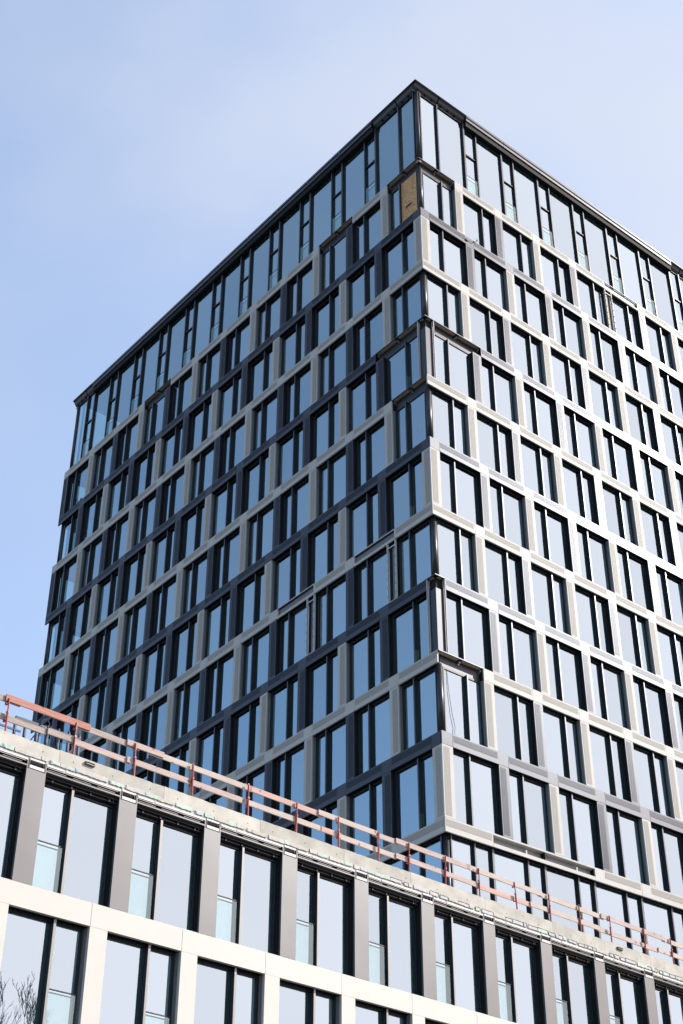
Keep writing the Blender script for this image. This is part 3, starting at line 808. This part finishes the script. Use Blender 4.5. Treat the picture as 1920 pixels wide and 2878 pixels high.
# hook arm at the cream band, far left
b = MB(); b.cyl((-20.9, -0.02, 14.33), (-20.35, -0.28, 14.42), 0.022, 6); b.cyl((-20.35, -0.28, 14.42), (-20.33, -0.30, 14.60), 0.02, 6); b.cyl((-20.42, -0.28, 14.36), (-20.27, -0.30, 14.46), 0.03, 6)
b.cyl((-20.33, -0.30, 14.60), (-20.38, -0.30, 14.64), 0.016, 6)
obj('hook_arm', b.mesh('hook_arm', ['frame']), low, (0, 0, LZ - GZ))

# ------------------------------------------------------------------ guard railing on the parapet
rail = thing('guard_railing', 'temporary guard railing of timber boards on red steel posts along the concrete parapet', 'railing', (O.x, O.y, 18.3 + LZ), TH)
def rl(u, d, z): return (u, d, z - 18.3)
posts = [-23.9, -22.0, -20.07, -18.03, -16.08, -14.11, -12.09, -10.25, -8.535, -6.87, -5.53, -3.88, -2.25, -0.40, 1.35, 2.98, 4.69, 6.70, 8.39, 10.1, 11.8, 13.5]
def post_mesh():
    b = MB()
    b.cyl((0, 0, -0.06), (0, 0, 0.62), 0.026, 10); b.cyl((0, 0, 0.60), (0, 0, 1.05), 0.019, 10)
    b.box(-0.028, 0.028, -0.03, 0.03, 0.60, 0.66)
    for z in (0.40, 0.90):
        b.box(-0.012, 0.05, 0.015, 0.03, z, z + 0.19); b.box(-0.02, 0.05, 0.02, 0.115, z - 0.015, z); b.box(-0.012, 0.03, 0.10, 0.112, z, z + 0.06)
    b.cyl((0.0, 0, 0.03), (0.06, 0, 0.06), 0.009, 6); b.cyl((0.06, 0, 0.06), (0.075, 0, -0.06), 0.009, 6)
    return b.mesh('post', ['red'])
pm_ = post_mesh()
for q, u in enumerate(posts):
    o = obj('post', pm_, rail, rl(u, 0.405, ztop(u) + 0.03)); o.rotation_euler = (random.uniform(-.03, .03), random.uniform(-.035, .035), random.uniform(-.4, .4))
def board(u0, u1, z, d, col, h_=0.165):
    b = MB(); w_ = u1 - u0; b.box(0, w_, 0, 0.04, 0, h_)
    o = obj('board', b.mesh('board', [col]), rail, rl(u0, d, z + 0.0041 * u0 * 0.4)); o.rotation_euler = (0, random.uniform(-.0025, .0025), 0); return o
tb = [(-24.5, -19.7, 'plankgrey', 0), (-20.15, -17.56, 'plankred', 1), (-17.9, -15.9, 'plankgrey', 0), (-16.35, -15.11, 'plankpink', 1), (-15.6, -11.9, 'plankpale', 0), (-12.0, -9.1, 'plankred2', 0), (-9.32, -6.85, 'plankpale', 1), (-7.0, -5.9, 'plankpink', 0), (-6.03, -2.6, 'plankpink', 1), (-2.78, 1.05, 'plankpale', 1), (0.856, 4.45, 'plankpale', 0), (4.28, 8.1, 'plankpink', 1), (7.94, 11.5, 'plankpale', 0), (11.3, 14.5, 'plankpink', 1)]
M['plankred2'] = plank('orange_pink_plank', (0.418, 0.245, 0.202), (0.490, 0.346, 0.302), (0.30, 0.12, 0.06))
lb = [(-24.5, -18.85, 'plankgrey', 0), (-18.83, -16.2, 'plankpink', 1), (-16.31, -12.2, 'plankpink', 1), (-12.29, -9.2, 'plankpale', 1), (-9.257, -8.4, 'plankred2', 1), (-8.6, -6.0, 'plankpale', 0), (-6.046, -2.2, 'plankpink', 1), (-2.3, 0.45, 'plankred2', 0), (0.38, 4.1, 'plankpale', 1), (4.037, 7.6, 'plankpink', 0), (7.583, 11.0, 'plankpale', 1), (10.8, 14.5, 'plankpink', 0)]
lb[1] = (-18.83, -18.0, 'plankgrey', 1); lb.insert(2, (-18.2, -16.2, 'plankpink', 0))
for k, (u0, u1, c, f) in enumerate(tb): board(u0, u1, 19.225 + 0.02 * f, 0.49 - 0.045 * f, c, 0.185 if c == 'plankred' else 0.165)
for k, (u0, u1, c, f) in enumerate(lb): board(u0, u1, 18.725 + 0.01 * f, 0.49 - 0.045 * f, c)

# ------------------------------------------------------------------ blue steel rack behind the railing
rk = thing('steel_rack', 'blue steel tube rack standing on the roof behind the guard railing at the far left', 'rack', (O.x, O.y, 18.02 + LZ), TH)
rx = lambda u, d, z: (u, d, z - 18.02)
ang = (19.334 - 19.186) / 1.82
for uu, h_ in ((-19.95, 18.75), (-19.5, 19.0), (-19.2, 19.18), (-18.84, 19.2), (-18.53, 19.25), (-18.18, 19.27), (-17.87, 19.3), (-17.54, 19.33)):
    b = MB(); b.cyl((0, 0, 0), (0, 0, h_ - 18.02), 0.032, 8); b.cyl((0.06, 0.02, 0), (0.06, 0.02, h_ - 18.06), 0.014, 6, 1)
    obj('upright', b.mesh('upright', ['blue', 'steel']), rk, rx(uu, 1.0, 18.02))
b = MB(); b.box(-19.5, -17.5, 0.96, 1.04, 19.13 - 18.02, 19.20 - 18.02); obj('top_bar', b.mesh('top_bar', ['blue']), rk)
b = MB(); b.box(-20.4, -19.3, 0.98, 1.02, 18.78 - 18.02, 18.83 - 18.02); obj('side_bar', b.mesh('side_bar', ['blue']), rk)
b = MB(); pr = None
for q in range(13):
    t = math.pi * q / 12; p = (-18.63 - 0.13 * math.cos(t), 0.94, 19.18 - 18.02 + 0.20 * math.sin(t))
    if pr: b.cyl(pr, p, 0.016, 6)
    pr = p
obj('lifting_loop', b.mesh('lifting_loop', ['blue']), rk)
b = MB(); b.cyl((-19.1, 0.93, 0.45), (-18.75, 0.93, 1.12), 0.016, 6); b.cyl((-18.5, 0.93, 1.12), (-18.1, 0.93, 0.3), 0.016, 6); b.cyl((-18.15, 0.90, 1.12), (-18.35, 0.9, 0.3), 0.014, 6)
obj('diagonal_brace', b.mesh('diagonal_brace', ['blue']), rk)

# ------------------------------------------------------------------ loose cables and the camera arms on the tower
def cable(pts, r, label, cat='cable'):
    b = MB()
    o0 = Vector(pts[0])
    for a, c in zip(pts[:-1], pts[1:]): b.cyl(Vector(a) - o0, Vector(c) - o0, r, 5)
    o = obj('loose_cable', b.mesh('loose_cable', ['cable']), None, o0); o['label'] = label; o['category'] = cat
    return o
cable([(0.28, 0.95, -14.6), (0.27, 0.98, -15.6), (0.25, 1.05, -16.6), (0.25, 1.02, -17.0), (0.25, 0.85, -17.15), (0.26, 0.68, -17.05), (0.27, 0.72, -16.2), (0.28, 0.80, -14.8)], 0.012, 'black cable hanging in a long loop over the dark-side corner pane')
cable([(0.62, 0.22, -29.45), (0.66, 0.2, -30.4), (0.78, 0.18, -31.4), (0.90, 0.18, -31.95), (0.86, 0.18, -32.25), (0.66, 0.18, -32.38)], 0.011, 'thin black cable dangling in front of the lit corner pane near the bottom')
def hook(loc, rz, label):
    b = MB(); b.cyl((0, 0, 0), (0.42, -0.05, 0.03), 0.014, 6); b.cyl((0.42, -0.05, 0.03), (0.62, -0.06, 0.26), 0.018, 6)
    b.cyl((0.62, -0.06, 0.26), (0.66, -0.06, 0.36), 0.03, 6); b.cyl((0.60, -0.06, 0.38), (0.72, -0.06, 0.40), 0.012, 6); b.box(-0.08, 0.08, -0.03, 0.0, -0.08, 0.06)
    o = obj('sensor_arm', b.mesh('sensor_arm', ['frame']), None, loc, rz); o['label'] = label; o['category'] = 'bracket'
hook((3.1, -0.02, -3.85), 0, 'small black sensor arm sticking up from the dark band on the sunlit side')
hook((-0.02, 31.6, -3.55), R(90), 'small black sensor arm at the far left end of the shaded side')

# ------------------------------------------------------------------ bare trees in front, mirrored in the lowest panes
def tree(x, y, h_, seed, label):
    rng = random.Random(seed); root = thing('bare_tree', label, 'tree', (x, y, GZ), 0, 'bare trees across the street')
    tr = MB(); tw = MB()
    def grow(p, dirv, l, r, depth):
        mb = tr if depth < 2 else tw
        steps = 3; q = p.copy(); d = dirv.copy()
        for i in range(steps):
            d = (d + Vector((rng.uniform(-.12, .12), rng.uniform(-.12, .12), rng.uniform(0, .12)))).normalized()
            q2 = q + d * l / steps; mb.cyl(q, q2, max(r * (1 - i / steps * .45), .008), 6 if depth < 2 else 4, 0, max(r * (1 - (i + 1) / steps * .45), .006)); 
            if depth < 6 and (depth > 0 or i > 0):
                for _ in range(2 if depth < 5 else 1):
                    e = Vector((rng.uniform(-1, 1), rng.uniform(-1, 1), rng.uniform(0.1, .9))).normalized()
                    grow(q2, (d * 0.9 + e * 0.75).normalized(), l * rng.uniform(.42, .58), r * .45, depth + 1) if rng.random() < (.85 if depth < 4 else .55) else None
            q = q2
    # trunk
    p = Vector((0, 0, 0)); top = h_
    for i in range(9):
        q = p + Vector((rng.uniform(-.12, .12), rng.uniform(-.12, .12), top / 9)); r0 = 0.24 * (1 - i / 9.2); tr.cyl(p, q, r0, 8, 0, 0.24 * (1 - (i + 1) / 9.2))
        if i > 2:
            for _ in range(3):
                a = rng.uniform(0, 6.28); grow(q, Vector((math.cos(a) * .3, math.sin(a) * .3, 1)).normalized(), (top - q.z) * .30 + 1.1, r0 * .42, 3)
        p = q
    obj('trunk', tr.mesh('trunk', ['bark']), root); obj('crown', tw.mesh('crown', ['bark']), root)
tree(0.1, -33.2, 23.7, 3, 'tall bare tree mirrored in the lowest pane at the left edge')
tree(1.0, -32.5, 23.2, 8, 'bare tree mirrored beside the mullion of the lowest left window')
tree(0.4, -31.4, 21.8, 21, 'shorter bare tree mirrored low between the two taller ones')
